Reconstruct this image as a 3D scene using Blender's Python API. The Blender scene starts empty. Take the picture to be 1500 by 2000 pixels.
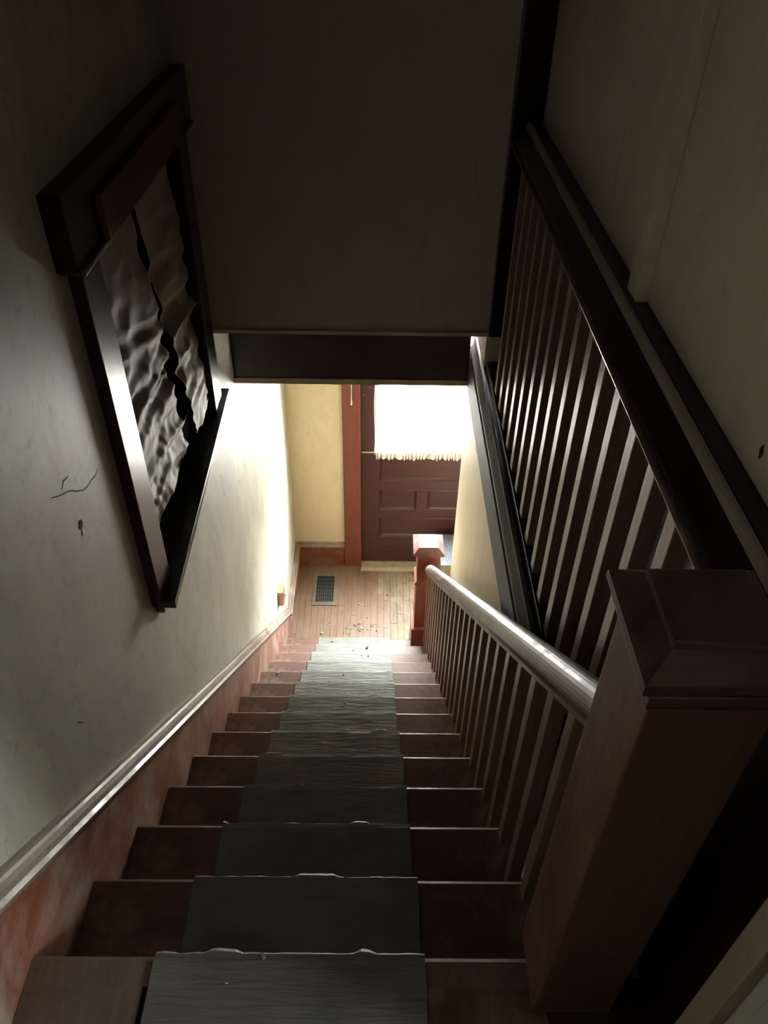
import bpy, bmesh, math, random
from mathutils import Vector, Matrix, noise
random.seed(7)
S = bpy.context.scene
C = S.collection

# ------------------------------------------------------------------ camera, world, exposure
F_PX = 1531.1
cam_d = bpy.data.cameras.new('camera'); cam = bpy.data.objects.new('camera', cam_d); C.objects.link(cam)
cam_d.sensor_fit = 'VERTICAL'; cam_d.sensor_height = 24.0; cam_d.lens = F_PX / 2000 * 24.0
cam_d.clip_start = 0.02
r_ = Vector((0.999889750, -0.000221714, 0.0148472)); u_ = Vector((-0.01121549, 0.6440185, 0.7649277)); f_ = Vector((0.00973147, 0.76500989, -0.64394501))
M = Matrix((r_, u_, -f_)).transposed().to_4x4(); M.translation = Vector((0, 0, 1.5))
cam.matrix_world = M
S.camera = cam

W = bpy.data.worlds.new('world'); S.world = W; W.use_nodes = True
SKY = 470.0            # overcast daylight outside the front door
W.node_tree.nodes['Background'].inputs[0].default_value = (0.95, 0.98, 1, 1)
W.node_tree.nodes['Background'].inputs[1].default_value = SKY
pd = bpy.data.lights.new('door_portal', 'AREA'); pd.shape = 'RECTANGLE'; pd.size = .66; pd.size_y = .89; pd.cycles.is_portal = True
po = bpy.data.objects.new('door_portal', pd); C.objects.link(po); po.location = (.338, 4.56, -1.287); po.rotation_euler = (math.radians(-90), 0, 0)
S.view_settings.view_transform = 'Standard'; S.view_settings.look = 'None'
S.view_settings.exposure = 0.0; S.view_settings.gamma = 1.0; S.view_settings.use_curve_mapping = False
DOOR_LIGHT = 27.0      # glow put in the front door glass for daylight its curtain scatters
ROOM_LIGHT = 47.0       # overcast daylight in the window of the room beside the camera

# ------------------------------------------------------------------ materials
def new_mat(name):
    m = bpy.data.materials.new(name); m.use_nodes = True
    nt = m.node_tree; return m, nt, nt.nodes['Principled BSDF']
def ramp(nt, stops):
    n = nt.nodes.new('ShaderNodeValToRGB'); cr = n.color_ramp
    cr.elements[0].position, cr.elements[0].color = stops[0][0], (*stops[0][1], 1)
    cr.elements[1].position, cr.elements[1].color = stops[-1][0], (*stops[-1][1], 1)
    for p, c in stops[1:-1]:
        e = cr.elements.new(p); e.color = (*c, 1)
    return n
def tex(nt, scale=(1, 1, 1), nscale=5, detail=5, rough=.55, dist=0, coord='Object', loc=(0, 0, 0)):
    tc = nt.nodes.new('ShaderNodeTexCoord'); mp = nt.nodes.new('ShaderNodeMapping'); no = nt.nodes.new('ShaderNodeTexNoise')
    mp.inputs['Scale'].default_value = scale; mp.inputs['Location'].default_value = loc
    no.inputs['Scale'].default_value = nscale; no.inputs['Detail'].default_value = detail
    no.inputs['Roughness'].default_value = rough; no.inputs['Distortion'].default_value = dist
    nt.links.new(tc.outputs[coord], mp.inputs[0]); nt.links.new(mp.outputs[0], no.inputs[0]); return no
def mixc(nt, fac, a, b, mode='MIX'):
    n = nt.nodes.new('ShaderNodeMix'); n.data_type = 'RGBA'; n.blend_type = mode
    for s, i in ((fac, 0), (a, 6), (b, 7)):
        if isinstance(s, (int, float)): n.inputs[i].default_value = s
        elif isinstance(s, tuple): n.inputs[i].default_value = (*s, 1)
        else: nt.links.new(s, n.inputs[i])
    return n.outputs[2]
def bump(nt, b, h, strength=.2, dist=.01):
    n = nt.nodes.new('ShaderNodeBump'); n.inputs['Strength'].default_value = strength; n.inputs['Distance'].default_value = dist
    nt.links.new(h, n.inputs['Height']); nt.links.new(n.outputs[0], b.inputs['Normal'])
def wood(name, dark, light, rough=.35, axis=1, dust=0.0, dust_col=(.42, .38, .33), gscale=7, coat=0.0, bumps=.06):
    m, nt, b = new_mat(name)
    sc = [9, 9, 9]; sc[axis] = .7
    g = tex(nt, tuple(sc), gscale, 6, .6, 1.2)
    rp = ramp(nt, [(.3, dark), (.72, light)]); nt.links.new(g.outputs[0], rp.inputs[0])
    col = rp.outputs[0]
    if dust:
        d = tex(nt, (1, 1, 1), 6, 8, .7, .4, loc=(3, 1, 2))
        dr = ramp(nt, [(.44, (0, 0, 0)), (.64, (dust,) * 3)]); nt.links.new(d.outputs[0], dr.inputs[0])
        col = mixc(nt, dr.outputs[0], col, dust_col)
        rr = ramp(nt, [(.42, (rough,) * 3), (.75, (min(.85, rough + .35),) * 3)]); nt.links.new(d.outputs[0], rr.inputs[0])
        nt.links.new(rr.outputs[0], b.inputs['Roughness'])
    else: b.inputs['Roughness'].default_value = rough
    nt.links.new(col, b.inputs['Base Color'])
    if coat: b.inputs['Coat Weight'].default_value = coat; b.inputs['Coat Roughness'].default_value = .2
    bump(nt, b, g.outputs[0], bumps, .004)
    return m
def plaster(name, base, stain, dirt, rough=.5, spec=.5, seed=0.):
    m, nt, b = new_mat(name)
    n1 = tex(nt, (1, 1, .6), 2.2, 7, .6, .6, loc=(seed, 2, 1)); r1 = ramp(nt, [(.38, (0, 0, 0)), (.7, (1, 1, 1))]); nt.links.new(n1.outputs[0], r1.inputs[0])
    c = mixc(nt, r1.outputs[0], base, stain)
    n4 = tex(nt, (1, 1, .35), 7, 8, .7, 1.2, loc=(seed, 7, 3)); r4 = ramp(nt, [(.5, (0, 0, 0)), (.68, (.55, .55, .55))]); nt.links.new(n4.outputs[0], r4.inputs[0])
    c = mixc(nt, r4.outputs[0], c, tuple(.82 * q for q in stain))
    n2 = tex(nt, (1, 1, 1), 26, 6, .72, .2, loc=(1, seed, 5)); r2 = ramp(nt, [(.57, (0, 0, 0)), (.74, (.6, .6, .6))]); nt.links.new(n2.outputs[0], r2.inputs[0])
    c = mixc(nt, r2.outputs[0], c, dirt)
    nt.links.new(c, b.inputs['Base Color']); b.inputs['Roughness'].default_value = rough
    b.inputs['Specular IOR Level'].default_value = spec
    n3 = tex(nt, (1, 1, 1), 14, 8, .6, 0)
    bump(nt, b, n3.outputs[0], .18, .006)
    return m
def flat(name, col, rough=.6, spec=.5, metal=0.):
    m, nt, b = new_mat(name)
    n = tex(nt, (1, 1, 1), 18, 5, .6); rp = ramp(nt, [(.3, tuple(c * .78 for c in col)), (.7, tuple(min(1, c * 1.15) for c in col))])
    nt.links.new(n.outputs[0], rp.inputs[0]); nt.links.new(rp.outputs[0], b.inputs['Base Color'])
    b.inputs['Roughness'].default_value = rough; b.inputs['Specular IOR Level'].default_value = spec; b.inputs['Metallic'].default_value = metal
    return m
def emitter(name, col, strength):
    m, nt, b = new_mat(name)
    b.inputs['Base Color'].default_value = (.8, .8, .8, 1)
    b.inputs['Emission Color'].default_value = (*col, 1); b.inputs['Emission Strength'].default_value = strength
    return m

M_WALL = plaster('left_wall_paint', (.61, .59, .51), (.41, .40, .35), (.16, .15, .12), .5, .45)
M_WALL_FAR = plaster('cream_wall_paint', (.64, .56, .385), (.58, .50, .33), (.40, .32, .20), .6, .3, 3.)
M_WALL_UP = plaster('upper_wall_paint', (.58, .53, .45), (.54, .48, .41), (.46, .41, .34), .6, .25, 6.)
M_WALL_R = plaster('right_wall_paint', (.66, .60, .48), (.62, .55, .43), (.48, .42, .31), .6, .25, 9.)
M_ROOM = plaster('bounce_cutting_dark', (.10, .085, .06), (.08, .07, .05), (.05, .04, .03), .8, .2, 21.)  # dark colour made up for unseen walls to cut bounced light
M_CEIL = plaster('ceiling_paint', (.5, .46, .36), (.45, .4, .3), (.3, .26, .2), .8, .2, 12.)
M_FASCIA = wood('dull_dark_fascia_wood', (.022, .018, .016), (.045, .036, .032), .62, 1)
M_MAHOG_Z = wood('mahogany_upright', (.040, .016, .014), (.075, .030, .026), .33, 2)
M_MAHOG_X = wood('mahogany_crosswise', (.085, .022, .014), (.17, .045, .028), .33, 0)
M_DOOR_Z = wood('door_wood_upright', (.034, .0125, .0125), (.062, .021, .020), .36, 2)
M_DOOR_X = wood('door_wood_crosswise', (.034, .0125, .0125), (.062, .021, .020), .36, 0)
M_CASE = wood('red_casing_wood', (.13, .036, .024), (.20, .058, .038), .36, 2)
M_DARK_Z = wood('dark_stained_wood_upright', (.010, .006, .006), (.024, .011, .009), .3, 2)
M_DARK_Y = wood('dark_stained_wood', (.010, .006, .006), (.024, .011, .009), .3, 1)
M_DARK_X = wood('dark_stained_wood_crosswise', (.018, .010, .009), (.04, .018, .014), .3, 0)
M_COVE = wood('dusty_cove_wood', (.05, .04, .033), (.11, .088, .072), .7, 1, .6, (.22, .19, .165))
M_STRIP = wood('worn_lit_rail_edge', (.26, .22, .17), (.36, .31, .25), .6, 1)  # worn edge, its colour also lightened to show the lit band
M_RAIL = wood('worn_handrail_wood', (.06, .028, .020), (.12, .055, .04), .34, 1, .55, (.26, .22, .19))
M_BAL = wood('baluster_wood', (.15, .095, .065), (.28, .19, .135), .36, 2)
M_NEWEL = wood('newel_wood', (.085, .032, .018), (.15, .058, .03), .42, 2, .25, (.19, .14, .11))
M_NEWEL_LOW = wood('red_newel_wood', (.15, .036, .022), (.24, .065, .04), .35, 2, .2, (.4, .28, .24))
M_CAPW = wood('newel_cap_wood', (.045, .016, .012), (.08, .028, .02), .3, 0, .15)
M_CAPLOW = wood('dusty_newel_cap_wood', (.13, .05, .045), (.20, .085, .075), .5, 0, .6, (.34, .25, .24))
M_TREAD = wood('tread_paint', (.085, .034, .024), (.14, .060, .042), .5, 0, .6, (.36, .245, .19))
M_RISER = wood('riser_paint', (.085, .034, .024), (.13, .055, .04), .5, 0)
M_SKIRT = wood('skirting_wood', (.17, .055, .03), (.27, .095, .055), .45, 1, .95, (.36, .285, .245))
M_MOULD = wood('skirting_moulding_wood', (.16, .115, .09), (.28, .22, .175), .36, 1, .5, (.42, .37, .32))
M_BASE = wood('baseboard_wood', (.12, .03, .018), (.19, .055, .03), .38, 0, .2)
M_FLOOR = wood('oak_floor', (.145, .082, .048), (.215, .128, .076), .45, 1, .35, (.25, .20, .15), 4)
M_FLOOR_W = wood('worn_oak_floor', (.10, .068, .042), (.24, .175, .11), .55, 1, .8, (.30, .245, .165), 9)
M_LAND = wood('landing_board_paint', (.125, .085, .066), (.18, .125, .10), .42, 1, .3, (.26, .2, .16))
M_DARKFLOOR = wood('dark_hall_floor', (.02, .01, .008), (.04, .02, .015), .5, 1)
M_IRON = flat('register_metal', (.085, .095, .095), .5, .5, .4)
M_VOID = flat('dark_duct', (.010, .011, .013), .8)
M_WHITE = plaster('white_trim_paint', (.62, .61, .54), (.55, .54, .48), (.4, .38, .3), .45, .4, 15.)
M_TAN = plaster('shaded_trim_tan', (.44, .37, .28), (.38, .32, .24), (.28, .22, .16), .5, .4, 16.)  # shade on the white casing's side face, put into the colour
M_RED = wood('dull_red_board', (.095, .036, .032), (.13, .050, .044), .6, 1)
M_BOXW = flat('switch_block_wood', (.50, .25, .10), .45)
M_PINE = flat('bare_pine', (.36, .30, .20), .7)
M_BLUE = flat('blue_grey_paper', (.12, .125, .16), .7)
M_CARD = flat('dusty_cardboard', (.20, .16, .105), .8)
M_FLAKE = flat('plaster_flake', (.33, .31, .25), .85)
M_FLAKE_D = flat('dark_crumb', (.10, .085, .065), .85)
M_PAINT = flat('white_paint_drip', (.8, .78, .72), .5)
M_CRACK = flat('crack_dark', (.035, .025, .015), .9)
M_THREAD = flat('cobweb', (.55, .55, .52), .7)
def runner_mat():
    m, nt, b = new_mat('runner_felt')
    n = tex(nt, (1, 1, 1), 9, 6, .6); rp = ramp(nt, [(.3, (.115, .118, .10)), (.7, (.175, .178, .155))]); nt.links.new(n.outputs[0], rp.inputs[0])
    nt.links.new(rp.outputs[0], b.inputs['Base Color']); b.inputs['Roughness'].default_value = .55
    w = tex(nt, (7, 60, 14), 1.0, 5, .6, .9)
    bump(nt, b, w.outputs[0], .75, .006); return m
M_RUN = runner_mat()
def cloth_mat(name, c0, c1, trans):
    m, nt, b = new_mat(name)
    n = tex(nt, (1, 1, 1), 12, 6, .65); rp = ramp(nt, [(.3, c0), (.7, c1)]); nt.links.new(n.outputs[0], rp.inputs[0])
    nt.links.new(rp.outputs[0], b.inputs['Base Color']); b.inputs['Roughness'].default_value = .6
    if trans:
        t = nt.nodes.new('ShaderNodeBsdfTransparent'); tl = nt.nodes.new('ShaderNodeBsdfTranslucent'); tl.inputs[0].default_value = (*c1, 1)
        m1 = nt.nodes.new('ShaderNodeMixShader'); m2 = nt.nodes.new('ShaderNodeMixShader')
        m1.inputs[0].default_value = .35; nt.links.new(b.outputs[0], m1.inputs[1]); nt.links.new(tl.outputs[0], m1.inputs[2])
        m2.inputs[0].default_value = trans; nt.links.new(m1.outputs[0], m2.inputs[1]); nt.links.new(t.outputs[0], m2.inputs[2])
        nt.links.new(m2.outputs[0], nt.nodes['Material Output'].inputs[0])
    return m
M_LACE = cloth_mat('lace', (.72, .68, .58), (.80, .76, .66), .45)
M_SHEET = cloth_mat('grey_sheet', (.30, .275, .235), (.42, .39, .34), 0)
def glowing_pane():
    m, nt, b = new_mat('glowing_daylit_glass')
    t = nt.nodes.new('ShaderNodeBsdfTransparent'); e = nt.nodes.new('ShaderNodeEmission'); a = nt.nodes.new('ShaderNodeAddShader')
    t.inputs[0].default_value = (.75, .77, .76, 1); e.inputs[0].default_value = (1, .985, .96, 1); e.inputs[1].default_value = DOOR_LIGHT
    nt.links.new(t.outputs[0], a.inputs[0]); nt.links.new(e.outputs[0], a.inputs[1]); nt.links.new(a.outputs[0], nt.nodes['Material Output'].inputs[0])
    return m
M_PANE = glowing_pane()
M_PANE2 = emitter('daylit_side_pane', (.97, 1.0, .95), ROOM_LIGHT)
M_GLASS = flat('dark_glass', (.012, .013, .016), .12)

# ------------------------------------------------------------------ mesh helpers (all coordinates are world metres)
BASE = {}
class MB:
    def __init__(s): s.v = []; s.f = []
    def add(s, vs, fs):
        o = len(s.v); s.v += [tuple(p) for p in vs]; s.f += [tuple(i + o for i in f) for f in fs]; return s
    def box(s, x0, x1, y0, y1, z0, z1):
        x0, x1 = min(x0, x1), max(x0, x1); y0, y1 = min(y0, y1), max(y0, y1); z0, z1 = min(z0, z1), max(z0, z1)
        return s.add([(x, y, z) for x in (x0, x1) for y in (y0, y1) for z in (z0, z1)],
                     [(0, 1, 3, 2), (4, 6, 7, 5), (0, 4, 5, 1), (2, 3, 7, 6), (0, 2, 6, 4), (1, 5, 7, 3)])
    def sweep(s, ring0, ring1):
        n = len(ring0)
        return s.add(list(ring0) + list(ring1), [(i, (i + 1) % n, n + (i + 1) % n, n + i) for i in range(n)] + [tuple(range(n))[::-1], tuple(range(n, 2 * n))])
    def stack(s, rings):
        n = len(rings[0]); vs = [p for r in rings for p in r]
        fs = [(k * n + i, k * n + (i + 1) % n, (k + 1) * n + (i + 1) % n, (k + 1) * n + i) for k in range(len(rings) - 1) for i in range(n)]
        return s.add(vs, fs + [tuple(range(n))[::-1], tuple(range((len(rings) - 1) * n, len(rings) * n))])
    def grid(s, fn, nu, nv):
        vs = [fn(i / nu, j / nv) for j in range(nv + 1) for i in range(nu + 1)]
        fs = [(j * (nu + 1) + i, j * (nu + 1) + i + 1, (j + 1) * (nu + 1) + i + 1, (j + 1) * (nu + 1) + i) for j in range(nv) for i in range(nu)]
        return s.add(vs, fs)
    def sq(s, cx, cy, levels):          # square lofted shaft: levels = (z, half size)
        return s.stack([[(cx - h, cy - h, z), (cx + h, cy - h, z), (cx + h, cy + h, z), (cx - h, cy + h, z)] for z, h in levels])
def obj(name, mb, mat, parent=None, bevel=0, smooth=False, base=None, solid=0, kind=None, label=None):
    me = bpy.data.meshes.new(name)
    if parent is not None: b = BASE[parent.name]
    else:
        xs, ys, zs = zip(*mb.v); b = base or ((min(xs) + max(xs)) / 2, (min(ys) + max(ys)) / 2, min(zs))
    me.from_pydata([(p[0] - b[0], p[1] - b[1], p[2] - b[2]) for p in mb.v], [], mb.f)
    bm = bmesh.new(); bm.from_mesh(me); bmesh.ops.recalc_face_normals(bm, faces=bm.faces)
    if bevel: bmesh.ops.bevel(bm, geom=list(bm.edges), offset=bevel, segments=2, affect='EDGES', profile=.6, clamp_overlap=True)
    bm.to_mesh(me); bm.free()
    me.materials.append(mat)
    if smooth: me.polygons.foreach_set('use_smooth', [True] * len(me.polygons))
    o = bpy.data.objects.new(name, me); C.objects.link(o)
    if parent is not None: o.parent = parent
    else: o.location = b
    BASE[o.name] = b
    if solid:
        md = o.modifiers.new('thick', 'SOLIDIFY'); md.thickness = solid; md.offset = 0
    if kind: o['kind'] = kind
    if label: o['label'] = label
    return o
def tag(o, label, cat, group=None):
    o['label'] = label; o['category'] = cat
    if group: o['group'] = group
    return o
def thing(name, base, label, cat, group=None):
    o = bpy.data.objects.new(name, None); C.objects.link(o); o.location = base; o.empty_display_size = .05
    BASE[o.name] = tuple(base); return tag(o, label, cat, group)
def copy_part(o, d):
    c = o.copy(); C.objects.link(c); c.parent = o.parent; c.location = o.location + Vector(d); BASE[c.name] = BASE[o.name]; return c
def struct(name, mb, mat, bevel=0, **k): return obj(name, mb, mat, None, bevel, kind='structure', **k)

# ------------------------------------------------------------------ measures
Y0, T, R, N = .5582, .22919, .20036, 14
XL, XW, ZF, YF = -.5975, -.618, -14 * .20036, 4.478
SL = R / T
def nose(Y): return -(Y - Y0) * SL          # height of the nosing line
YB, ZC = -1.7, 2.4                         # back wall, upper ceiling

# ------------------------------------------------------------------ room shell
wl = MB(); x0, x1 = XW - .14, XW
wl.box(x0, x1, YB, 1.56, ZF - .1, ZC).box(x0, x1, 2.47, 4.66, ZF - .1, ZC).box(x0, x1, 1.56, 2.47, ZF - .1, -.13).box(x0, x1, 1.56, 2.47, .96, ZC)
WALL_L = struct('wall_left', wl, M_WALL)
struct('wall_far', MB().box(XW, -.20, YF, YF + .15, ZF - .05, -.26).box(.86, 2.4, YF, YF + .15, ZF - .05, -.26).box(-.20, .86, YF, YF + .15, -.70, -.26), M_WALL_FAR)
struct('wall_header', MB().box(XW, .40, 2.625, 2.95, .158, ZC), M_WALL_UP)
obj('plaster_lip', MB().box(XW + .002, .40, 2.612, 2.66, .146, .160), M_WALL_UP, bpy.data.objects['wall_header'])
wr = struct('wall_right', MB().box(.495, .60, .30, 2.95, .846, ZC).box(.495, .60, -.50, .30, 2.0, ZC).box(.495, .60, YB, -.50, 0, ZC), M_WALL_R)
obj('cover_batten', MB().box(.470, .495, 1.352, 1.412, .85, ZC), M_WALL_R, wr, .003)
obj('wall_crack', MB().add([(.4935, 1.37 + a, z) for a, z in ((.045, 1.02), (.052, 1.06), (.047, 1.11), (.044, 1.06))], [(0, 1, 2, 3)]), M_CRACK, wr)
obj('wall_crack', MB().add([(.4935, .82 + a, z) for a, z in ((0, .905), (.006, .918), (.001, .93), (-.005, .916))], [(0, 1, 2, 3)]), M_CRACK, wr)
struct('wall_lower', MB().box(.455, .575, YB, 3.42, ZF - .05, -.02).box(.575, 2.4, 3.30, 3.42, ZF - .05, -.26), M_WALL_FAR)
struct('wall_back', MB().box(XW - .14, .62, YB - .12, YB, ZF - .1, ZC + .05), M_ROOM)
struct('wall_hall_end_seal', MB().box(.40, 3.4, 2.951, 3.10, -.05, ZC + .05), M_WALL_R)  # unseen hall walls and floor, added to keep sky light out
struct('wall_hall_right_seal', MB().box(3.3, 3.42, .36, 3.10, -.1, ZC + .05), M_WALL_R)
struct('floor_hall_seal', MB().box(.50, 3.4, .30, 3.10, -.12, -.01), M_DARKFLOOR)
struct('floor_under_stairs_seal', MB().box(XW, .60, YB, 3.36, ZF - .10, ZF - .006), M_DARKFLOOR)  # unseen, added to seal the shell below against sky light
struct('ground', MB().box(-14, 16, YF + .16, 22, ZF - .5, ZF - .25), flat('paved_yard', (.24, .23, .20), .9))
struct('wall_low_sky_block', MB().box(-14, 16, 15.0, 15.4, ZF - .25, ZF + 4.6), flat('sky_block_grey', (.12, .12, .10), .9))  # unseen wall put in to block the low sky
struct('wall_lower_end', MB().box(2.4, 2.52, 3.30, YF + .15, ZF - .05, -.26), M_WALL_FAR)
struct('ceiling', MB().box(XW - .14, 3.45, YB - .12, 3.10, ZC, ZC + .1), M_CEIL)
struct('ceiling_lower', MB().box(XW - .05, 2.5, 2.965, YF + .1, -.262, -.10), M_CEIL)

# lower hall floor: oak strips, each one a piece
fl = struct('floor', MB().box(XW, 2.4, 3.35, YF + .05, ZF - .06, ZF - .006), M_VOID)
pw = .0487
for i in range(60):
    a = XW + i * pw
    if a > 2.35: break
    y = 3.36 - random.random() * .2
    cuts = [3.40, 3.40 + random.uniform(.25, .9), YF + .03]
    for c0, c1 in zip(cuts[:-1], cuts[1:]):
        dz = random.uniform(0, .0012)
        worn = -.02 < a < .62
        obj('floor_plank', MB().box(a + .0009, min(a + pw - .0009, 2.4), c0 + .0008, c1 - .0008, ZF - .008, ZF - dz), M_FLOOR_W if worn and (c0 > 3.5 or a > .1) else M_FLOOR, fl)

# upper landing floor
lf = struct('floor_landing', MB().box(XW, .50, YB, Y0 - .03, -.24, -.012), M_DARKFLOOR)
obj('landing_board', MB().box(XL, -.393, YB, Y0 - .05, -.012, 0), M_LAND, lf, .002)
obj('landing_board', MB().box(-.379, .3, YB, Y0 - .05, -.012, 0), M_TREAD, lf, .002)
obj('landing_board', MB().box(.302, .495, YB, Y0 - .05, -.012, 0), M_DARKFLOOR, lf, .002)
struct('floor_side_room', MB().box(.50, 3.35, YB - .1, .40, -.1, 0), M_DARKFLOOR)

# room beside the camera whose window lights the landing
struct('wall_side_room_far', MB().box(.60, 3.2, .30, .42, 0, ZC), M_ROOM)
struct('wall_side_room_back', MB().box(.60, 3.2, YB - .12, YB, 0, ZC), M_ROOM)
struct('wall_side_room_end', MB().box(3.2, 3.3, YB, .42, 0, .8).box(3.2, 3.3, YB, .42, 2.0, ZC).box(3.2, 3.3, YB, -1.05, .8, 2.0).box(3.2, 3.3, -.40, .42, .8, 2.0), M_ROOM)
w2 = struct('window_2', MB().box(3.19, 3.25, -1.05, -.98, .8, 2.0).box(3.19, 3.25, -.47, -.40, .8, 2.0).box(3.19, 3.25, -.98, -.47, .8, .87).box(3.19, 3.25, -.98, -.47, 1.93, 2.0).box(3.19, 3.25, -.98, -.47, 1.38, 1.42), M_WHITE)
obj('pane', MB().box(3.215, 3.222, -.98, -.47, .87, 1.38), M_PANE2, w2)
obj('pane', MB().box(3.215, 3.222, -.98, -.47, 1.42, 1.93), M_PANE2, w2)
# doorway casing beside the camera
dc = struct('trim_1', MB().box(.466, .600, .295, .338, 0, 2.0), M_WHITE, .004)
obj('back_band', MB().box(.455, .497, .364, .406, 0, 2.0), M_TAN, dc, .004)
obj('casing_board', MB().box(.474, .497, .338, .364, 0, 2.0), M_WHITE, dc, .003)

# ------------------------------------------------------------------ staircase
st = thing('staircase', (0, 1.9, ZF), 'straight dark red wooden staircase running down to the lower hall', 'staircase')
XS0, XS1 = XL, .352
def tread_mb(yn, zt, x0=XS0, x1=XS1):
    p = [(yn - T - .006, zt - .03), (yn - T - .006, zt), (yn - .010, zt), (yn - .003, zt - .004), (yn, zt - .012), (yn - .001, zt - .020), (yn - .007, zt - .027), (yn - .016, zt - .03)]
    return MB().sweep([(x0, y, z) for y, z in p], [(x1, y, z) for y, z in p])
t1 = obj('tread', tread_mb(Y0 + T, -R), M_TREAD, st)
for k in range(2, N): copy_part(t1, (0, (k - 1) * T, -(k - 1) * R))
obj('landing_nosing', MB().sweep(*[[(x, y, z) for y, z in ((Y0 - .052, -.03), (Y0 - .052, 0), (Y0 - .010, 0), (Y0 - .003, -.004), (Y0, -.012), (Y0 - .001, -.02), (Y0 - .007, -.027), (Y0 - .016, -.03))] for x in (XS0, XS1)]), M_LAND, st)
r1 = obj('riser', MB().box(XS0, XS1 - .012, Y0 - .036, Y0 - .020, -R, -.03), M_RISER, st)
for k in range(1, N): copy_part(r1, (0, k * T, -k * R))
# outer string: saw-tooth board under the tread ends
pts = []
for k in range(N): pts += [(Y0 + k * T - .02, -k * R - .03), (Y0 + k * T - .02, -(k + 1) * R - .03)]
pts += [(Y0 + 13 * T - .02, ZF), (Y0 + 13 * T - .25, ZF), (Y0 - .02, -.36)]
mbs = MB(); n = len(pts)
for k in range(N):
    ya, yb = Y0 + (k - 1) * T - .02, Y0 + k * T - .02
    zt_ = -k * R - .03
    zb0, zb1 = max(ZF, nose(ya) - .42), max(ZF, nose(yb) - .42)
    ring = [(ya, zb0), (yb, zb1), (yb, zt_), (ya, zt_)]
    mbs.sweep([(XS1 - .038, y, z) for y, z in ring], [(XS1 - .014, y, z) for y, z in ring])
obj('outer_string', mbs, M_MAHOG_X, st)

# skirting along the left wall
def slope_ring(Y, prof):                  # prof = (x, height above nosing line)
    return [(x, Y, nose(Y) + h) for x, h in prof]
ya, yb = -.2, 3.748
def ring_at(Y, prof, hz):
    return [(x, Y, hz + h) for x, h in prof]
yt = .40                                    # where the landing skirting turns down the stairs
skp = [(XW, -.30), (XL, -.30), (XL, .185), (XW, .185)]
skb = struct('baseboard_left', MB().sweep(slope_ring(.2, skp), slope_ring(3.30, skp))
             .add([(x, y, z) for x in (XW, XL) for y, z in ((3.30, nose(3.30) + .185), (3.30, ZF), (YF - .016, ZF), (YF - .016, ZF + .19), (yb, ZF + .19))],
                  [(0, 1, 2, 3, 4), (9, 8, 7, 6, 5), (0, 5, 6, 1), (1, 6, 7, 2), (2, 7, 8, 3), (3, 8, 9, 4), (4, 9, 5, 0)]), M_SKIRT)
mp = [(XW, .178), (XL + .004, .178), (XL + .006, .19), (XL + .014, .196), (XL + .016, .206), (XL + .008, .214), (XL + .004, .226), (XL - .002, .238), (XL - .008, .243), (XL - .010, .252), (XW, .252)]
obj('moulding', MB().sweep(slope_ring(.2, mp), slope_ring(yb, mp)), M_MOULD, skb)
zb = ZF + .18
mh = [(x, (h - .178) * .72) for x, h in mp]
obj('moulding', MB().sweep([(x, yb, zb + h) for x, h in mh], [(x, YF - .016, zb + h) for x, h in mh]), M_MOULD, skb)
# far baseboard
bbf = struct('baseboard_far', MB().box(XL, -.237, YF - .018, YF, ZF, ZF + .19), M_BASE)
obj('moulding', MB().sweep([(XL, YF - .022 + (.0 if i else 0) + y, ZF + z) for i, (y, z) in enumerate(((.022, .186), (0, .186), (-.002, .200), (.010, .208), (.014, .228), (.022, .232)))],
                          [(-.237, YF - .022 + y, ZF + z) for y, z in ((.022, .186), (0, .186), (-.002, .200), (.010, .208), (.014, .228), (.022, .232))]), M_MOULD, bbf)

# ------------------------------------------------------------------ header beam and hall floor edge
hb = struct('trim_2', MB().box(XW, .386, 2.95, 2.985, -.236, .158), M_DARK_X, .003)
obj('bottom_strip', MB().box(XW, .386, 2.945, 2.985, -.262, -.236), M_PINE, hb)
fe = struct('trim_3', MB().sweep(*[[(x, y, z) for x, z in ((.384, -.262), (.384, -.115), (.40, -.10), (.455, -.10), (.455, -.262))] for y in (.60, 2.95)]), M_FASCIA)
cove = [(.40, -.10), (.386, -.095), (.385, -.075), (.391, -.055), (.397, -.035), (.396, -.022), (.392, -.012), (.394, -.003), (.402, 0), (.455, 0), (.455, -.10)]
obj('cove_moulding', MB().sweep(*[[(x, y, z) for x, z in cove] for y in (.60, 2.95)]), M_COVE, fe)
struct('floor_hall_edge', MB().box(.402, .495, .586, 2.95, -.02, .004), M_DARKFLOOR)
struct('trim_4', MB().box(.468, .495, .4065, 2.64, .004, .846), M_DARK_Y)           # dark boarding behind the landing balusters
struct('trim_5', MB().box(.402, .468, 2.645, 2.95, .004, .158), M_WALL_R)      # broken plaster end below the post
# dark wainscot on the lower wall behind the stair balusters
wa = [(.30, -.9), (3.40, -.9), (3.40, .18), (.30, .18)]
struct('trim_6', MB().sweep([(.432, y, max(ZF, min(-.27, nose(y) + h))) for y, h in wa], [(.455, y, max(ZF, min(-.27, nose(y) + h))) for y, h in wa]), M_DARK_Y)

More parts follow.
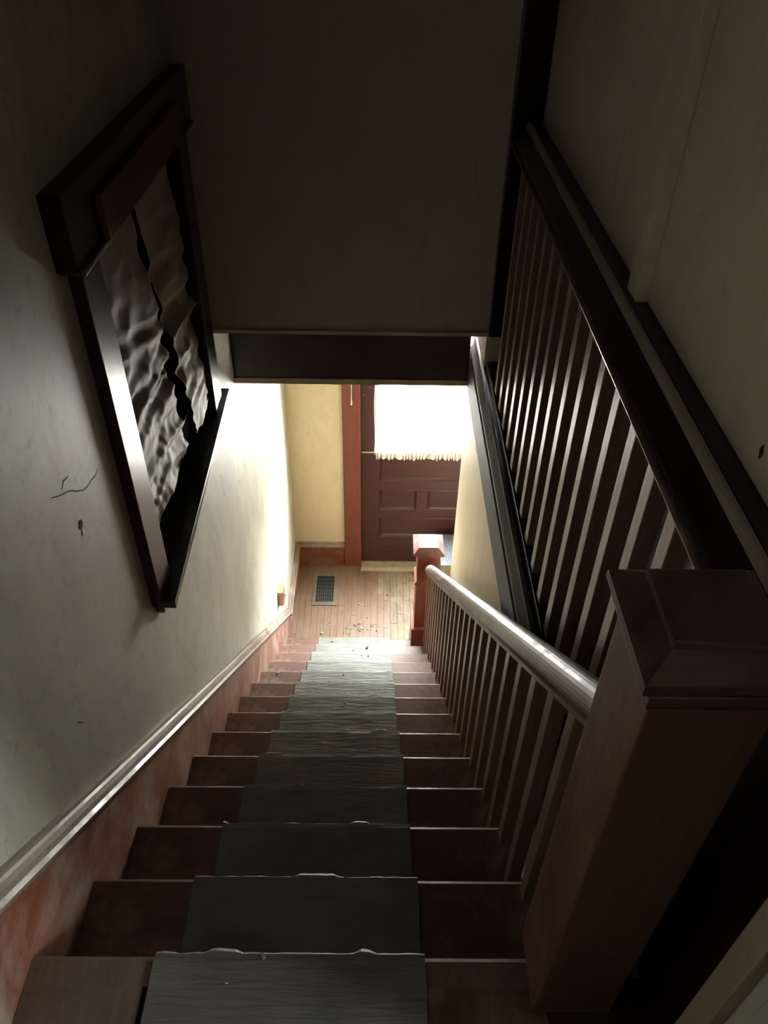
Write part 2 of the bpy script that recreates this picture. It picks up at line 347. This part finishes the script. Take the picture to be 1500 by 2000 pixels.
# ------------------------------------------------------------------ landing balustrade (right)
lb = thing('landing_balustrade', (.43, 1.6, .004), 'dark level balustrade along the upper right side of the stairwell', 'balustrade')
rp = [(.468, .812), (.416, .812), (.412, .818), (.412, .828), (.416, .834), (.430, .846), (.446, .860), (.452, .868), (.462, .874), (.494, .874), (.494, .848), (.468, .846)]
obj('handrail', MB().sweep(*[[(x, y, z) for x, z in rp] for y in (.40, 2.585)]), M_DARK_Y, lb)
obj('rail_edge_strip', MB().sweep(*[[(x, y, z) for x, z in ((.446, .860), (.445, .866), (.447, .873), (.451, .878), (.456, .879), (.456, .870))] for y in (.40, 2.585)]), M_STRIP, lb)
obj('rail_bead', MB().sweep(*[[(x, y, z) for x, z in ((.416, .806), (.405, .808), (.403, .814), (.406, .820), (.416, .822))] for y in (.612, 2.585)]), M_RAIL, lb)
obj('end_post', MB().box(.400, .494, 2.585, 2.625, .158, ZC), M_DARK_Z, lb, .003)
ub = obj('baluster', MB().box(.418, .450, .712, .747, .030, .813), M_BAL, lb, .002)
for i in range(1, 16): copy_part(ub, (0, i * .1122, 0))
obj('bottom_rail', MB().box(.412, .462, .586, 2.64, .004, .03), M_DARK_Y, lb, .003)

# ------------------------------------------------------------------ stair balustrade
sb = thing('stair_balustrade', (.33, 2.0, ZF + R), 'sloping stair balustrade with worn shiny handrail on the right', 'balustrade')
hr = []
for i in range(17):
    a = math.radians(-12 + i * (204 / 16)); hr.append((.330 + .031 * math.cos(a), .672 + .040 * math.sin(a)))
hr += [(.303, .655), (.308, .640), (.308, .628), (.352, .628), (.352, .640), (.357, .655)]
obj('handrail', MB().sweep(slope_ring(.600, hr), slope_ring(3.487, hr)), M_RAIL, sb, smooth=False)
bh = obj('baluster', MB().add([(x, y, z) for x in (.318, .348) for y in (Y0 + T - .049, Y0 + T - .015) for z in (-R, nose(y) + .63)],
        [(0, 1, 3, 2), (4, 6, 7, 5), (0, 4, 5, 1), (2, 3, 7, 6), (0, 2, 6, 4), (1, 5, 7, 3)]), M_BAL, sb, .002)
bl = obj('baluster', MB().add([(x, y, z) for x in (.318, .348) for y in (Y0 + 2 * T - .1636, Y0 + 2 * T - .1296) for z in (-2 * R, nose(y) + .63)],
        [(0, 1, 3, 2), (4, 6, 7, 5), (0, 4, 5, 1), (2, 3, 7, 6), (0, 2, 6, 4), (1, 5, 7, 3)]), M_BAL, sb, .002)
for k in range(1, 12): copy_part(bh, (0, k * T, -k * R))
for k in range(1, 12): copy_part(bl, (0, k * T, -k * R))

# ------------------------------------------------------------------ newel posts
nx, ny = .338, .5345
nw = thing('newel_post', (nx, ny, 0), 'big square newel post with dark broad cap at the top of the stairs', 'newel post')
obj('shaft', MB().sq(nx, ny, [(0, .0655), (.865, .0655)]), M_NEWEL, nw, .004)
obj('neck_moulding', MB().sq(nx, ny, [(.858, .067), (.862, .072), (.870, .0745), (.882, .0745), (.886, .070), (.890, .067)]), M_CAPW, nw)
cx0, cx1, cy0, cy1 = .250, .409, .450, .608
def rect(i, z): return [(cx0 + i, cy0 + i, z), (cx1 - i, cy0 + i * .75, z), (cx1 - i, cy1 - i, z), (cx0 + i, cy1 - i, z)]
obj('cap', MB().stack([rect(.018, .888), rect(.004, .894), rect(0, .902), rect(.001, .912), rect(.006, .917), rect(.028, .934), rect(.0295, .941), rect(.032, .943)]), M_CAPW, nw)

bx, by, bz = .322, 3.553, ZF + R
nb = thing('newel_post', (bx, by, bz), 'red newel post with dusty pale cap at the foot of the stairs', 'newel post')
obj('plinth', MB().sq(bx, by, [(bz, .080), (bz + .145, .080), (bz + .150, .076)]), M_NEWEL_LOW, nb, .002)
obj('plinth', MB().box(bx - .085, bx + .085, Y0 + 13 * T + .001, by + .085, ZF, bz - .001), M_NEWEL_LOW, nb, .002)
obj('moulding', MB().sq(bx, by, [(bz + .15, .078), (bz + .156, .086), (bz + .166, .084), (bz + .172, .068)]), M_NEWEL_LOW, nb)
obj('shaft', MB().sq(bx, by, [(bz + .17, .066), (bz + .86, .066)]), M_NEWEL_LOW, nb, .003)
obj('moulding', MB().sq(bx, by, [(bz + .575, .067), (bz + .58, .076), (bz + .592, .076), (bz + .60, .067)]), M_NEWEL_LOW, nb)
obj('cap', MB().sq(bx, by, [(bz + .81, .067), (bz + .826, .078), (bz + .836, .080), (bz + .840, .092), (bz + .852, .094), (bz + .860, .090), (bz + .882, .063), (bz + .886, .060)]), M_CAPLOW, nb)

# ------------------------------------------------------------------ stair runner
rn = thing('stair_runner', (-.14, 1.9, ZF), 'worn grey-green felt runner in ragged strips down the middle of the stairs', 'stair runner')
RX0, RX1 = -.380, .095
def runner(k):
    yn, zt = Y0 + k * T, -k * R
    yb_ = yn - T + .004 if k else -.75
    w0, w1 = RX0 + random.uniform(-.004, .004), RX1 + random.uniform(-.003, .004)
    nu = 34
    lip = [(.002 + .003 * noise.noise(Vector((i * .45, k * 3.1, 0))) + (.006 if noise.noise(Vector((i * .17, k * 7.7, 4))) > .33 else 0)) for i in range(nu + 1)]
    path = [(yb_, .004)] + [(yb_ + (yn - .012 - yb_) * q, .004) for q in (.15, .3, .45, .6, .75, .9, 1)] + [(yn - .002, .0025), (yn + .003, -.008)]
    if k == 0: path = [(-.75 + (yn - .012 + .75) * q / 30, .004) for q in range(31)] + [(yn - .002, .0025), (yn + .003, -.008)]
    nv = len(path) - 1
    def fn(u, v):
        j = round(v * nv); i = round(u * nu); y, z = path[j]; x = w0 + (w1 - w0) * u
        wv = .0018 * noise.noise(Vector((x * 9, (y + k) * 34, k))) if 0 < j < nv - 1 else 0
        if j >= nv - 1: y += lip[i] * (1 if j == nv else .6); z += lip[i] * .2 - (.004 * max(0, noise.noise(Vector((i * .5, k, 9)))) if j == nv else 0)
        return (x + .002 * noise.noise(Vector((j * .7, k, u))), y, zt + z + .0012 + abs(wv))
    return MB().grid(fn, nu, nv)
for k in range(N): obj('runner_strip', runner(k), M_RUN, rn, solid=.0022)

# ------------------------------------------------------------------ front door
dr = struct('door_1', MB().box(-.113, .015, 4.490, 4.530, ZF + .015, -.72), M_DOOR_Z, .002)         # hinge stile, other members are parts
obj('stile', MB().box(.662, .790, 4.490, 4.530, ZF + .015, -.72), M_DOOR_Z, dr, .002)
for z0, z1 in ((-2.79, -2.535), (-2.335, -2.268), (-2.066, -1.990), (-1.775, -1.725), (-.85, -.72)):
    obj('rail', MB().box(.015, .662, 4.490, 4.530, z0, z1), M_DOOR_X, dr, .0015)
obj('mullion', MB().box(.303, .372, 4.490, 4.530, -2.268, -2.066), M_DOOR_Z, dr, .0015)
def panel(x0, x1, z0, z1):
    p = obj('panel', MB().box(x0, x1, 4.508, 4.522, z0, z1), M_DOOR_X, dr)
    rings = []
    for d, y in ((0, 4.4895), (.007, 4.4875), (.016, 4.500), (.026, 4.508)):
        rings.append([(x0 + d, y, z0 + d), (x1 - d, y, z0 + d), (x1 - d, y, z1 - d), (x0 + d, y, z1 - d)])
    vs = [q for r in rings for q in r]
    fs = [(k * 4 + i, k * 4 + (i + 1) % 4, (k + 1) * 4 + (i + 1) % 4, (k + 1) * 4 + i) for k in range(3) for i in range(4)]
    obj('panel_moulding', MB().add(vs, fs), M_DOOR_X, p)
panel(.015, .662, -1.990, -1.775); panel(.015, .303, -2.268, -2.066); panel(.372, .662, -2.268, -2.066); panel(.015, .662, -2.535, -2.335)
obj('pane', MB().box(.015, .662, 4.505, 4.512, -1.725, -.85), M_PANE, dr)
obj('threshold', MB().sweep(*[[(x, y, z) for y, z in ((4.395, ZF), (4.405, ZF + .012), (4.42, ZF + .018), (4.53, ZF + .018), (4.53, ZF))] for x in (-.113, .79)]), M_PINE, dr)
hg = obj('hinge', MB().sq(-.112, 4.484, [(-2.60, .006), (-2.50, .006), (-2.495, .004), (-2.488, .007), (-2.482, .003)]), M_VOID, dr)
for (dx, dz, w) in ((.018, -1.27, .004), (.055, -1.21, .003), (.10, -1.30, .004)):
    obj('paint_spot', MB().box(-.113 + dx, -.113 + dx + w, 4.4885, 4.4905, dz, dz + w * 1.3), M_PAINT, dr)
tc = struct('trim_7', MB().box(-.236, -.116, 4.452, 4.478, ZF + .235, -.26), M_CASE, .003)
obj('plinth_block', MB().box(-.240, -.112, 4.446, 4.478, ZF, ZF + .235), M_CASE, tc, .003)
obj('door_jamb', MB().box(-.24, -.1125, 4.476, 4.62, ZF, -.26), M_DOOR_Z, tc)
obj('paint_drip', MB().add([(-.176 + a, 4.4505, z) for a, z in ((.003, -1.05), (.006, -1.20), (.004, -1.265), (.009, -1.30), (.006, -1.322), (-.004, -1.318), (-.001, -1.285), (.001, -1.20), (-.001, -1.13))], [tuple(range(9))]), M_PAINT, tc)
tc2 = struct('trim_8', MB().box(.788, .905, 4.452, 4.62, ZF, -.26), M_CASE, .003)
struct('trim_9', MB().box(-.2, .86, 4.47, 4.62, -.722, -.66), M_DOOR_X)

# lace curtain over the door glass
lc = thing('lace_curtain', (.33, 4.465, -1.79), 'sheer white lace curtain with a ruffled hem over the door glass', 'curtain')
def cfn(u, v):
    x = -.012 + u * .70; z = -.80 - v * (.945)
    pl = .0055 * math.sin(u * 95 + 1.5 * math.sin(u * 13)) + .002 * math.sin(u * 230)
    edge = math.exp(-u * 9)
    return (x + .006 * edge * math.sin(v * 9) - .012 * edge * v, 4.478 + pl - .012 * edge * math.sin(u * 140), z)
obj('sheer', MB().grid(cfn, 160, 26), M_LACE, lc, smooth=True)
def rfn(u, v):
    x = -.008 + u * .70
    ph = u * 150 + 3.0 * math.sin(u * 17) + 2 * math.sin(u * 41)
    z = -1.730 - v * (.040 + .005 * math.sin(ph * .37) + .010 * noise.noise(Vector((u * 14, 0, 1))))
    return (x, 4.472 - (.003 + .007 * v) * math.sin(ph) - .008 * v, z)
obj('ruffle', MB().grid(rfn, 320, 6), cloth_mat('ruffle_cotton', (.40, .34, .28), (.52, .45, .37), 0), lc, smooth=True)
obj('rod', MB().sweep(*[[(x, 4.4815 + .0055 * math.cos(a), -1.726 + .0055 * math.sin(a)) for a in [i * math.pi / 4 for i in range(8)]] for x in (-.108, .70)]), M_PINE, lc)

# ------------------------------------------------------------------ left window and its coverings
wn = struct('window_1', MB().box(-.70, XW, 1.56, 1.605, -.09, .93).box(-.70, XW, 2.43, 2.47, -.09, .93).box(-.70, XW, 1.605, 2.43, .87, .96), M_DARK_Z)
obj('side_casing', MB().box(XW, -.588, 1.49, 1.606, -.09, .868), M_MAHOG_Z, wn, .003)
obj('side_casing', MB().box(XW, -.588, 2.43, 2.548, -.09, .868), M_DARK_Z, wn, .003)
obj('head_casing', MB().box(XW, -.575, 1.44, 2.59, .872, 1.020), M_DARK_Y, wn, .003)
obj('head_fillet', MB().box(XW, -.566, 1.455, 2.57, .862, .874), M_RAIL, wn, .003)
zs0, zs1 = -.118, -.09
obj('stool', MB().add([(-.70, 1.50, z) for z in (zs0, zs1)] + [(-.553, 1.495, z) for z in (zs0, zs1)] + [(-.572, 2.62, z) for z in (zs0, zs1)] + [(-.70, 2.62, z) for z in (zs0, zs1)],
    [(0, 2, 4, 6), (1, 7, 5, 3), (0, 1, 3, 2), (2, 3, 5, 4), (4, 5, 7, 6), (6, 7, 1, 0)]), M_DARK_Y, wn, .003)
obj('apron_stub', MB().stack([[(XW, 1.512, -.118), (-.592, 1.512, -.118), (-.592, 1.545, -.118), (XW, 1.545, -.118)], [(XW, 1.518, -.155), (-.594, 1.516, -.150), (-.594, 1.540, -.162), (XW, 1.542, -.166)], [(XW, 1.528, -.172), (-.603, 1.526, -.17), (-.603, 1.534, -.178), (XW, 1.535, -.18)]]), M_DARK_Z, wn)
sa = obj('sash', MB().box(-.70, -.665, 1.605, 1.655, -.09, .87).box(-.70, -.665, 2.38, 2.43, -.09, .87).box(-.70, -.665, 1.655, 2.38, -.09, -.01).box(-.70, -.665, 1.655, 2.38, .81, .87).box(-.70, -.665, 1.655, 2.38, .37, .41), M_DARK_Y, wn, .002)
obj('pane', MB().box(-.690, -.684, 1.655, 2.38, -.01, .37), M_GLASS, sa); obj('pane', MB().box(-.690, -.684, 1.655, 2.38, .41, .81), M_GLASS, sa)
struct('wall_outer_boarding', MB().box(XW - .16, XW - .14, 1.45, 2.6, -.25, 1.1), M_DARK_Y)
tag(obj('window_valance', MB().box(-.5875, -.560, 1.615, 2.40, .872, .965), M_RED, bevel=.002), 'dull red board fixed across the head of the covered stair window', 'board')
def crinkle(y, z, s):
    w = .035 * noise.noise(Vector((y * 3, z * 3, s + 3)))
    d = z + .13 * y + w
    a = 1 - abs(noise.noise(Vector((y * 1.3, d * 9.0, s)))) * 2
    b = 1 - abs(noise.noise(Vector((y * 2.6 + 4, d * 21.0, s + 1)))) * 2
    c = 1 - abs(noise.noise(Vector((y * 5 - z * 5, z * 7 + y * 2, s)))) * 2
    return .026 * a + .011 * b + .009 * c + .004 * noise.noise(Vector((y * 30, z * 30, s)))
def sheet(y0t, y1t, y0b, y1b, zt, zb, s, n=80, m=110):
    def fn(u, v):
        ya = y0t + (y0b - y0t) * v; yb_ = y1t + (y1b - y1t) * v; y = ya + (yb_ - ya) * u; z = zt + (zb - zt) * v
        am = min(1, .25 + v * 1.4)
        edge = .010 * noise.noise(Vector((v * 7, s, u * 2)))
        return (-.640 + am * crinkle(y, z, s) * (.9 if v > .02 else .2), y + edge * (1 if u in (0, 1) else .5), z + (.02 * noise.noise(Vector((u * 5, s, 3))) if v == 1 else 0))
    return MB().grid(fn, n, m)
tag(obj('window_sheet', sheet(1.612, 2.000, 1.612, 2.06, .862, .012, 1.), M_SHEET, smooth=True), 'crumpled grey sheet covering the near side of the stair window', 'sheet')
tag(obj('window_sheet', sheet(2.012, 2.425, 2.21, 2.425, .862, -.02, 5., 50, 100), M_SHEET, smooth=True), 'crumpled grey sheet covering the far side of the stair window', 'sheet')

# ------------------------------------------------------------------ small things
rg = thing('floor_register', (-.382, 4.19, ZF), 'metal floor register grille set in the lower hall floor', 'floor vent')
gx0, gx1, gy0, gy1 = -.478, -.288, 4.022, 4.368
ix0, ix1, iy0, iy1 = -.450, -.318, 4.058, 4.332
zt = ZF + .006
obj('frame', MB().box(gx0, ix0, gy0, gy1, ZF, zt).box(ix1, gx1, gy0, gy1, ZF, zt).box(ix0, ix1, gy0, iy0, ZF, zt).box(ix0, ix1, iy1, gy1, ZF, zt), flat('register_frame_paint', (.16, .125, .10), .5), rg, .0015)
obj('duct', MB().box(ix0, ix1, iy0, iy1, ZF, ZF + .001), M_VOID, rg)
for i in range(1, 8):
    x = ix0 + (ix1 - ix0) * i / 8; obj('grille_bar', MB().box(x - .002, x + .002, iy0, iy1, ZF + .001, zt - .001), M_IRON, rg)
for i in range(1, 7):
    y = iy0 + (iy1 - iy0) * i / 7; obj('cross_bar', MB().box(ix0, ix1, y - .003, y + .003, ZF + .001, zt - .0005), M_IRON, rg)

sw = thing('switch_box', (-.60, 3.50, -2.19), 'small orange-brown wooden switch block on the lower left wall', 'switch')
obj('block', MB().box(XW, -.585, 3.445, 3.535, -2.195, -2.075), M_BOXW, sw, .004)
obj('plate', MB().box(-.585, -.581, 3.455, 3.525, -2.185, -2.085), M_CAPLOW, sw, .001)
obj('toggle', MB().box(-.581, -.570, 3.485, 3.495, -2.145, -2.125), M_PAINT, sw, .001)

bxo = thing('cardboard_box', (.72, 4.32, ZF), 'tan box standing by the front door just behind the red newel post', 'box')
obj('carton', MB().box(.478, .82, 4.105, 4.425, ZF, ZF + .35), M_CARD, bxo, .003)
pl = MB().grid(lambda u, v: (.472 + u * .35, 4.098 + v * .335, ZF + .352 + .003 * math.sin(u * 5 + v * 3) + .003), 12, 8)
tag(obj('paper_sheet', pl, M_BLUE, solid=.0015), 'bluish-white dusty paper lying on top of the tan box by the front door', 'paper')

# plaster debris: one chip mesh per shape, every chip its own object
def chip(s, seed, flat_=.5):
    rnd = random.Random(seed); n = 6
    b = [(s * rnd.uniform(.6, 1) * math.cos(i * math.tau / n), s * rnd.uniform(.5, 1) * .7 * math.sin(i * math.tau / n), 0) for i in range(n)]
    t = [(x * rnd.uniform(.5, .9), y * rnd.uniform(.5, .9), s * flat_ * rnd.uniform(.5, 1)) for x, y, _ in b]
    return MB().sweep(b, t)
protos = {}
def put_chip(x, y, z, s, label, group, mat=M_FLAKE, cat='debris', rot=None, nm='plaster_flake'):
    key = (round(s, 4), mat.name, random.randrange(4))
    if key not in protos:
        o = obj(nm, chip(s, random.random()), mat, base=(0, 0, 0)); protos[key] = o
    else:
        o = protos[key].copy(); C.objects.link(o)
    o.location = (x, y, z); o.rotation_euler = (0, 0, random.uniform(0, 6.28)); o.name = nm
    for kk in ('group',):
        if kk in o: del o[kk]
    return tag(o, label, cat, group)
def px_floor(px, py, z):
    d = f_ + r_ * (px - 750) / F_PX - u_ * (py - 1000) / F_PX
    t = (z - 1.5) / d.z; return d.x * t, d.y * t
for (px, py, n, sx, sy, where) in ((700, 1226, 26, 20, 8, 'in the scattered heap at the middle of the foot of the stairs'), (682, 1238, 7, 12, 4, 'in the scattered heap at the middle of the foot of the stairs'),
        (712, 1206, 5, 14, 4, 'lying just beyond the heap towards the front door'), (745, 1228, 7, 22, 7, 'lying right of the heap near the red newel post'),
        (612, 1232, 5, 16, 6, 'lying left of the heap by the skirting'), (640, 1222, 4, 12, 6, 'lying left of the heap below the floor register'),
        (752, 1192, 5, 30, 18, 'on the worn boards of the lower hall floor'), (725, 1172, 5, 30, 20, 'on the worn boards of the lower hall floor')):
    for i in range(n):
        x, y = px_floor(px + random.gauss(0, sx * .5), py + random.gauss(0, sy * .5), ZF)
        if y < 3.56 or x > .22: continue
        m = random.choice((M_FLAKE, M_FLAKE, M_FLAKE_D)); c = 'pale plaster flake ' if m is M_FLAKE else 'dark crumb '
        put_chip(x, y, ZF - .001, random.choice((.006, .008, .011, .014)), c + where, c + where, m)
x, y = px_floor(629, 1237, ZF); put_chip(x, y, ZF - .001, .024, 'large whitish plaster lump at the left foot of the stairs', None, nm='plaster_lump')
def tread_z(k): return -k * R
for px, py, k, s, m, lab in ((717, 1265, 12, .020, M_FLAKE_D, 'dark crumb cluster on the runner of the second lowest step'), (717, 1262, 12, .013, M_FLAKE, 'whitish chip beside the dark crumb on the second lowest step'),
        (674, 1373, 7, .012, M_FLAKE, 'pale round chip in the middle of the runner halfway down'), (668, 1379, 7, .008, M_FLAKE, 'smaller pale chip next to the round chip halfway down'),
        (543, 1314, 9, .013, M_FLAKE, 'pale chip on the bare left end of a lower tread'), (719, 1282, 11, .010, M_FLAKE_D, 'dark crumb on the third lowest step right of centre'),
        (706, 1281, 11, .008, M_FLAKE_D, 'tiny dark crumb on the third lowest step near centre'), (690, 1271, 12, .008, M_FLAKE_D, 'tiny dark crumb on the second lowest step left of centre'),
        (648, 1254, 13, .010, M_FLAKE_D, 'dark crumb on the lowest tread towards the left'), (566, 1250, 13, .008, M_FLAKE_D, 'black crumb at the left end of the lowest tread'),
        (739, 1254, 13, .006, M_FLAKE_D, 'dark speck on the lowest tread towards the right'), (671, 1319, 9, .008, M_FLAKE_D, 'dark crumb in the middle of the runner five steps up')):
    x, y = px_floor(px, py, tread_z(k) + .004)
    onr = RX0 < x < RX1
    put_chip(x, y, tread_z(k) + (.0065 if onr else 0), s, lab, None, m, nm='plaster_chip' if m is M_FLAKE else 'crumb')
x, y = px_floor(443, 1921, .005); put_chip(x, y, .0065, .0035, 'tiny white speck on the runner at the top landing', None, M_PAINT, nm='plaster_chip')
for px, k, s, lab in ((516, 0, .010, 'frayed pale tuft at the runner edge on the top landing'), (590, 3, .009, 'frayed pale tuft at the runner edge on the third step down')):
    x, y = px_floor(px, 1845 if k == 0 else 1535, tread_z(k)); put_chip(x, Y0 + k * T - .004, tread_z(k) + .006, s, lab, None, M_FLAKE, nm='felt_tuft', cat='tuft')
# chipped hole in the left wall near the window
obj('plaster_hole', MB().add([(XW + .0008, 1.235 + a, .415 + b) for a, b in ((0, .012), (.010, .008), (.013, -.002), (.006, -.010), (-.006, -.008), (-.010, .002))], [tuple(range(6))]), M_CRACK, WALL_L)
obj('plaster_chip', MB().add([(XW + .0012, 1.235 + a, .405 + b) for a, b in ((.002, -.002), (.009, -.006), (.010, -.016), (.002, -.021), (-.005, -.014))], [tuple(range(5))]), M_PAINT, WALL_L)

# cobwebs
def strand(pts, r=.0006):
    mb = MB()
    for a, b in zip(pts[:-1], pts[1:]):
        mb.sweep([(a[0] + r * math.cos(t), a[1], a[2] + r * math.sin(t)) for t in (0, 2.1, 4.2)], [(b[0] + r * math.cos(t), b[1], b[2] + r * math.sin(t)) for t in (0, 2.1, 4.2)])
    return mb
tag(obj('cobweb', strand([(.345, 2.944, -.235), (.352, 2.80, -.26), (.363, 2.62, -.27), (.3835, 2.42, -.25)]), M_THREAD), 'long cobweb strand hanging below the right end of the header beam', 'cobweb')
tag(obj('cobweb', strand([(XW + .001, 4.36, -1.50), (-.585, 4.41, -1.49), (-.565, 4.45, -1.46), (-.55, 4.4775, -1.42)], .0012), M_THREAD), 'short pale cobweb across the far left corner of the lower hall', 'cobweb')

# hairline cracks in the left wall plaster: (Y, Z) runs on the wall face
for run in [[(1.157, 0.552), (1.181, 0.536), (1.235, 0.507), (1.264, 0.483), (1.294, 0.462), (1.321, 0.453), (1.339, 0.452), (1.369, 0.444), (1.388, 0.448)], [(1.205, 0.535), (1.223, 0.541), (1.247, 0.535)], [(2.464, -0.386), (2.473, -0.425), (2.468, -0.484), (2.494, -0.521)], [(0.965, 0.105), (0.988, 0.075)]]:
    mb = MB()
    for (a, b), (c, d) in zip(run[:-1], run[1:]):
        n = Vector((-(d - b), c - a)).normalized() * .0013
        x = XW + .0006
        mb.add([(x, a - n.x, b - n.y), (x, c - n.x, d - n.y), (x, c + n.x, d + n.y), (x, a + n.x, b + n.y)], [(0, 1, 2, 3)])
    obj('plaster_crack', mb, M_CRACK, WALL_L)
